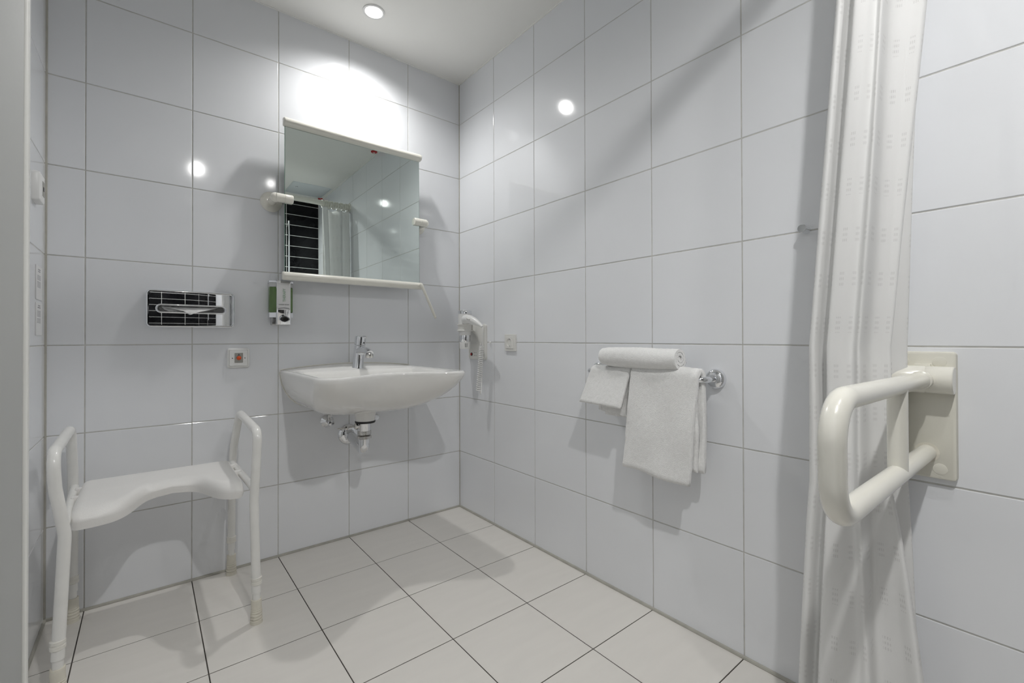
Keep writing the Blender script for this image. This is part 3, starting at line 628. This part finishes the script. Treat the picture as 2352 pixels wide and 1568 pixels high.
def over_bar(zb, zf, rr, nb=26, nf=34, xb=None, xf=None, flare=0.0):
    r = rr; P = []
    xb = BXX + r if xb is None else xb; xf = BXX - r if xf is None else xf
    for k in range(nb): t = k / nb; P.append((xb + (BXX + r - xb) * t, zb + (BZ - zb) * t))
    for k in range(13): a = math.pi * k / 12; P.append((BXX + r * math.cos(a), BZ + r * math.sin(a)))
    for k in range(1, nf + 1): t = k / nf; P.append((BXX - r + (xf - BXX + r) * t - flare * math.sin(t * 2.4) * 0.5, BZ - (BZ - zf) * t))
    return P
bt = thing('bath_towel', 'large white terry bath towel hanging folded over the towel bar', 'towel', (BXX, -1.33, BZ))
m = drape(lambda v: over_bar(0.538 + 0.006 * math.sin(v * 5), 0.506 - 0.012 * v + 0.003 * math.sin(v * 7), 0.0205, xf=-0.104, xb=-0.058),
          lambda s: -1.228 + 0.030 * max(0, s - 0.5) * 2, lambda s: -1.464 + 0.026 * max(0, s - 0.5) * 2, 0.021, 60, 0.006)
terry(m, 'draped_cloth', '', bt)
m = drape(lambda v: [(-0.079 + 0.003 * math.sin(k * 0.4), 0.780 - 0.245 * k / 24) for k in range(25)], lambda s: -1.235, lambda s: -1.452 + 0.004 * math.sin(s * 9), 0.016, 40, 0.001)
terry(m, 'inner_fold', '', bt)
ht = thing('hand_towel', 'small white hand towel folded over the left end of the towel bar', 'towel', (BXX, -1.12, BZ))
m = drape(lambda v: over_bar(0.675 + 0.006 * math.sin(v * 4), 0.706 - 0.006 * v, 0.0165, xf=-0.122, xb=-0.055, nb=16, nf=18),
          lambda s: -1.052 + 0.036 * max(0, s - 0.5) * 2, lambda s: -1.222 + 0.022 * max(0, s - 0.5) * 2, 0.015, 40)
terry(m, 'front_layer', '', ht)
m = drape(lambda v: over_bar(0.662, 0.668 + 0.010 * (1 - v), 0.0055, xf=-0.082, xb=-0.060, nb=16, nf=18), lambda s: -1.085, lambda s: -1.224, 0.008, 30, 0.0015)
terry(m, 'inner_layer', '', ht)
rt = thing('rolled_towel', 'rolled white towel lying on top of the hanging towels', 'towel', (-0.085, -1.25, 0.87))
RC = Vector((-0.088, 0, 0.8765)); NR = 90
def spiral(v):
    L, R = [], []
    for k in range(NR + 1):
        t = k / NR; a = 2.6 * 2 * math.pi * t + 2.2; r = 0.0045 + 0.0305 * t
        h = 0.0052 * (1.0 if 3 < k < NR - 3 else 0.6)
        for q, l in ((h, L), (-h, R)): l.append(Vector(((r + q) * math.cos(a) * 1.10, 0, (r + q) * math.sin(a) * 0.98)))
    return L + R[::-1]
sec = spiral(0); rings = []
NYR = 56
for j in range(NYR + 1):
    v = j / NYR; y = -1.105 - 0.295 * v
    sc = 1 - 0.10 * max(0, 1 - j / 4) - 0.05 * max(0, 1 - (NYR - j) / 3)
    rings.append([Vector((RC.x + p.x * sc + 0.0045 * noise3(p.x * .5, y * .22, p.z * .5), y + 0.006 * p.x * 10 * (1 if v > .5 else -1) * .3, RC.z + p.z * sc - 0.004 * math.sin(v * math.pi) * (p.z < 0) + 0.0045 * noise3(p.z * .4, y * .25 + 1.0, p.x * .4))) for p in sec])
terry(MB().loft(rings), 'roll', '', rt)
# ------------------------------------------------------------------ chrome robe hook
hk = thing('robe_hook', 'small round chrome robe hook on the right wall beside the curtain', 'hook', (0, -1.716, 1.225))
MB().lathe([(0.0100, 0), (0.0100, 0.027)], (0, -1.716, 1.2255), (-1, 0, 0), 28).build('stem', 'chrome', hk)
MB().lathe([(0.0098, 0.0268), (0.0106, 0.0272), (0.0106, 0.0345), (0.0100, 0.0352)], (0, -1.716, 1.2255), (-1, 0, 0), 28).build('cap', 'chrome', hk)

# ------------------------------------------------------------------ fold-down support rail
GY = -1.953
gb = thing('grab_rail', 'cream fold-down support rail looping out from the right wall', 'grab rail', (0, GY, 0.77))
pl = on_right(-1.944, 0.769, 0.116, 0.279, 0.008, [(0, 0.0), (0, 0.011), (0.0015, 0.0145), (0.004, 0.0155)], 5)
plate = MB().loft(pl).build('wall_plate', 'cream_plate', gb, ang=35)
for y in (-1.975, -1.913):
    for z in (0.652, 0.886): MB().lathe([(0.012, 0), (0.012, 0.0008), (0.0112, 0.0011), (0.0001, 0.0012)], (-0.0152, y, z), (-1, 0, 0), 28, caps=False).build('screw_cover', 'cream_plate', plate)
hz = 0.848
MB().lathe([(0.028, 0), (0.0295, 0.0015), (0.0295, 0.043), (0.0285, 0.0445), (0.0285, 0.046), (0.0295, 0.0475), (0.0295, 0.112), (0.028, 0.1135)], (-0.034, -2.001, hz), (0, 1, 0), 40).build('hinge_barrel', 'cream', gb)
MB().box(-0.034, -0.014, -1.998, -1.890, hz - 0.022, hz + 0.022, 0.002).build('hinge_block', 'cream', gb)
MB().box(-0.030, -0.014, -1.962, -1.935, hz + 0.022, hz + 0.0335, 0.001).build('catch', 'cream_plate', gb)
MB().tube(fillet([(-0.040, GY, hz), (-0.652, GY, 0.855), (-0.645, GY, 0.692), (-0.014, GY, 0.685)], 0.058, 14), 0.0168, 28).build('loop_tube', 'cream', gb)
MB().lathe([(0.0215, 0), (0.0215, 0.0006), (0.0168, 0.0008)], (-0.0155, GY, 0.685), (-1, 0, 0), 32).build('socket_ring', 'rubber', gb)
MB().lathe([(0.0195, 0), (0.0195, 0.020), (0.017, 0.022)], (-0.060, GY, hz), (-1, 0, 0.012), 28).build('joint_sleeve', 'cream', gb)
MB().tube([(-0.283, GY, 0.8475), (-0.283, GY, 0.690)], 0.0155, 28).build('brace', 'cream', gb)

# ------------------------------------------------------------------ shower curtain, its rail and the shower riser
RY, RZ = -1.935, 2.098
cr = thing('curtain_rail', 'cream shower curtain rail across the room, seen in the mirror', 'curtain rail', (-W / 2, RY, RZ))
MB().tube([(-0.006, RY, RZ), (-W + 0.006, RY, RZ)], 0.021, 24).build('rail_tube', 'cream', cr)
for x, s in ((0, -1), (-W, 1)): MB().lathe([(0.036, 0), (0.037, 0.004), (0.033, 0.011), (0.023, 0.014)], (x, RY, RZ), (s, 0, 0), 32).build('wall_flange', 'cream', cr)
cu = thing('shower_curtain', 'white woven shower curtain bunched against the right wall behind the grab rail', 'curtain', (-0.11, RY, 1.05))
top_p = [(-0.205, -1.868), (-0.232, -1.874), (-0.236, -1.884), (-0.205, -1.890), (-0.212, -1.899), (-0.238, -1.905), (-0.233, -1.925), (-0.222, -1.938), (-0.226, -1.947), (-0.182, -1.951), (-0.158, -1.978), (-0.152, -2.006), (-0.128, -2.004), (-0.112, -1.945), (-0.090, -1.905), (-0.070, -1.935), (-0.050, -1.958), (-0.032, -1.930), (-0.016, -1.900)]
mid_p = [(-0.200, -1.786), (-0.232, -1.793), (-0.238, -1.806), (-0.204, -1.813), (-0.212, -1.822), (-0.238, -1.830), (-0.236, -1.852), (-0.224, -1.870), (-0.228, -1.884), (-0.172, -1.886), (-0.155, -1.902), (-0.150, -1.917), (-0.130, -1.908), (-0.112, -1.880), (-0.090, -1.858), (-0.070, -1.895), (-0.050, -1.928), (-0.032, -1.905), (-0.016, -1.868)]
low_p = [(-0.205, -1.760), (-0.236, -1.766), (-0.240, -1.779), (-0.212, -1.786), (-0.218, -1.796), (-0.240, -1.806), (-0.238, -1.845), (-0.226, -1.878), (-0.230, -1.902), (-0.165, -1.902), (-0.168, -1.950), (-0.186, -1.988), (-0.138, -1.982), (-0.112, -1.920), (-0.090, -1.880), (-0.070, -1.910), (-0.050, -1.944), (-0.032, -1.910), (-0.016, -1.870)]
def cur(z):
    f = lambda a, b, t: [tuple(p + (q - p) * t for p, q in zip(u, v)) for u, v in zip(a, b)]
    if z > 0.92:
        t = max(0.0, (2.05 - z) / (2.05 - 0.92)) ** 1.12; P = f(top_p, mid_p, t)
    elif z > 0.62: P = mid_p
    else:
        t = (0.62 - z) / 0.58; t = t ** 0.8; P = f(mid_p, low_p, t)
    return P
NZ = 130; rows = []; uvs = []
for k in range(NZ + 1):
    z = 2.055 - (2.055 - 0.035) * k / NZ; c = catmull(cur(z), 7); row = []; ur = []; acc = 0.0; prev = None
    for i, (x, y) in enumerate(c):
        w = 0.0014 * math.sin(z * 5 + i * 0.09) + 0.0006 * math.sin(z * 11 + i * 0.17)
        p = Vector((min(x + w * 1.6, -0.008), y + w, z)); row.append(p)
    ur = [(i * 0.0115, z) for i in range(len(c))]
    rows.append(row); uvs.append(ur)
cm = MB().strip(rows); co = cm.build('fabric', 'curtain', cu, ang=180)
me = co.data; ul = me.uv_layers.new(name='UVMap'); nC = len(rows[0])
flat = [u for r in uvs for u in r]
for lp in me.loops: ul.data[lp.index].uv = flat[lp.vertex_index]
md = co.modifiers.new('thickness', 'SOLIDIFY'); md.thickness = 0.0007
# hem along the free edge and at the top
MB().tube([r[0] + Vector((0.0005, 0.0008, 0)) for r in rows[::2]], 0.0016, 6).build('side_hem', 'curtain', cu)
for i in range(11):
    x = -0.228 + 0.0205 * i
    rg = [Vector((x + 0.003 * math.sin(a) * (1 if i % 2 else -1), RY + 0.0275 * math.cos(a), RZ - 0.006 + 0.0310 * math.sin(a))) for a in [2 * math.pi * k / 24 for k in range(24)]]
    MB().tube(rg, 0.0042, 8, closed=True).build('curtain_ring', 'cream', cu)
sr = thing('shower_riser', 'vertical chrome shower rail on the black tiled wall, seen in the mirror', 'shower rail', (-0.292, -D, 1.55))
MB().tube([(-0.292, -D + 0.052, 1.02), (-0.292, -D + 0.052, 2.125)], 0.0095, 20).build('riser_tube', 'chrome', sr)
for z in (1.05, 2.09):
    MB().tube([(-0.292, -D, z), (-0.292, -D + 0.052, z)], 0.012, 16).build('wall_mount', 'chrome', sr)
MB().box(-0.312, -0.272, -D + 0.035, -D + 0.080, 1.45, 1.50, 0.006).build('slider', 'chrome', sr)

# ------------------------------------------------------------------ shower stool
st = thing('shower_stool', 'white shower stool with side handles and cut-out seat by the left wall', 'stool', (-1.32, -0.26, 0))
TR = 0.0138
def frame(path, nm): return MB().tube(path, TR, 20).build(nm, 'enamel', st)
frame(fillet([(-1.081, -0.452, 0.10), (-1.089, -0.456, 0.40), (-1.084, -0.472, 0.56), (-1.082, -0.478, 0.636), (-1.084, -0.118, 0.652), (-1.097, -0.052, 0.50), (-1.100, -0.046, 0.40), (-1.101, -0.040, 0.10)], [0.2, 0.12, 0.055, 0.055, 0.2, 0.2], 9), 'side_frame')
frame(fillet([(-1.546, -0.476, 0.10), (-1.534, -0.470, 0.42), (-1.552, -0.478, 0.55), (-1.556, -0.480, 0.640), (-1.556, -0.130, 0.652), (-1.556, -0.066, 0.50), (-1.556, -0.060, 0.40), (-1.557, -0.057, 0.10)], [0.12, 0.12, 0.055, 0.055, 0.2, 0.2], 9), 'side_frame')
for xa, ya, xb_, yb_ in ((-1.101, -0.048, -1.090, -0.455), (-1.552, -0.062, -1.535, -0.470)):
    MB().tube([(xa, ya, 0.447), (xb_, yb_, 0.447)], 0.0112, 18).build('seat_rod', 'enamel', st)
for xr, s in ((-1.096, -1), (-1.544, 1)):
    for y in (-0.145, -0.245):
        MB().box(min(xr, xr + s * 0.034), max(xr, xr + s * 0.034), y - 0.009, y + 0.009, 0.436, 0.4615, 0.003).build('seat_clip', 'seat', st)
for x, y in ((-1.081, -0.452), (-1.101, -0.040), (-1.546, -0.476), (-1.557, -0.057)):
    MB().lathe([(0.0115, 0.070), (0.0115, 0.155)], (x, y, 0), seg=18).build('leg_extension', 'enamel', st)
    MB().lathe([(0.0138, 0.126), (0.0163, 0.128), (0.0163, 0.137), (0.0150, 0.1375), (0.0150, 0.141), (0.0160, 0.142), (0.0160, 0.150), (0.0138, 0.152)], (x, y, 0), seg=22).build('locking_collar', 'collar', st)
    pr = [(0.0150, 0.078), (0.0158, 0.076), (0.0158, 0.046), (0.0170, 0.045)]
    for k in range(4): z = 0.044 - 0.0095 * k; pr += [(0.0155, z - 0.001), (0.0155, z - 0.003), (0.0172 + 0.0004 * k, z - 0.0045), (0.0172 + 0.0004 * k, z - 0.0085)]
    pr += [(0.0186, 0.004), (0.0190, 0.0), (0.012, 0.0)]
    MB().lathe(pr, (x, y, 0), seg=24).build('rubber_foot', 'rubber', st)
# seat: rolled front lip with a hygiene cut-out
def seat_profile(x, k):
    u = (x + 1.298) / 0.100
    cut = 0.168 / (1 + (abs(u)) ** 6.0)
    yr, yf = -0.078, -0.440 + cut
    th = k
    P = [(yr, 0.452, 0.448), (yr - 0.002, 0.461, 0.443), (yr - 0.008, 0.467, 0.440), (yr - 0.02, 0.4695, 0.439), (yr - 0.05, 0.469, 0.439), (yr - 0.09, 0.4675, 0.439)]
    n = 8
    y_a = yr - 0.09; y_b = yf + 0.060
    for i in range(1, n): P.append((y_a + (y_b - y_a) * i / n, 0.4675 - 0.0015 * i / n, 0.439))
    lip = 0.031 * (0.62 + 0.38 * min(1, abs(u)))
    for a in range(0, 11):
        an = math.pi / 2 * a / 10
        P.append((y_b - 0.060 * math.sin(an), 0.466 - lip * (1 - math.cos(an)), 0.439 - (lip - 0.012) * (1 - math.cos(an)) - 0.006 * math.sin(an)))
    topz = [(y, z1) for y, z1, z0 in P]; bot = [(y + (0.004 if i > len(P) - 4 else 0), z0) for i, (y, z1, z0) in enumerate(P)]
    mid = [((a[1] + b[1]) / 2) for a, b in zip(topz, bot)]
    L = [Vector((x, y, m_ + (z - m_) * th)) for (y, z), m_ in zip(topz, mid)]; Rr = [Vector((x, y, m_ + (z - m_) * th)) for (y, z), m_ in zip(bot, mid)]
    return L + Rr[::-1]
xs = []; x0, x1 = -1.531, -1.113; NX = 72
rings = []
for i in range(NX + 1):
    x = x0 + (x1 - x0) * i / NX; e = min(x - x0, x1 - x) / 0.020
    k = math.sqrt(max(0.0, 1 - (1 - min(1, e)) ** 2)) * 0.85 + 0.15
    r = seat_profile(x, k)
    # round the plan corners
    ins = 0.022 * (1 - math.sqrt(max(0.0, 1 - (1 - min(1, min(x - x0, x1 - x) / 0.022)) ** 2)))
    yc = -0.26
    r = [Vector((p.x, yc + (p.y - yc) * (1 - ins / 0.19), p.z)) for p in r]
    rings.append(r)
MB().loft(rings).build('seat', 'seat', st, ang=70)
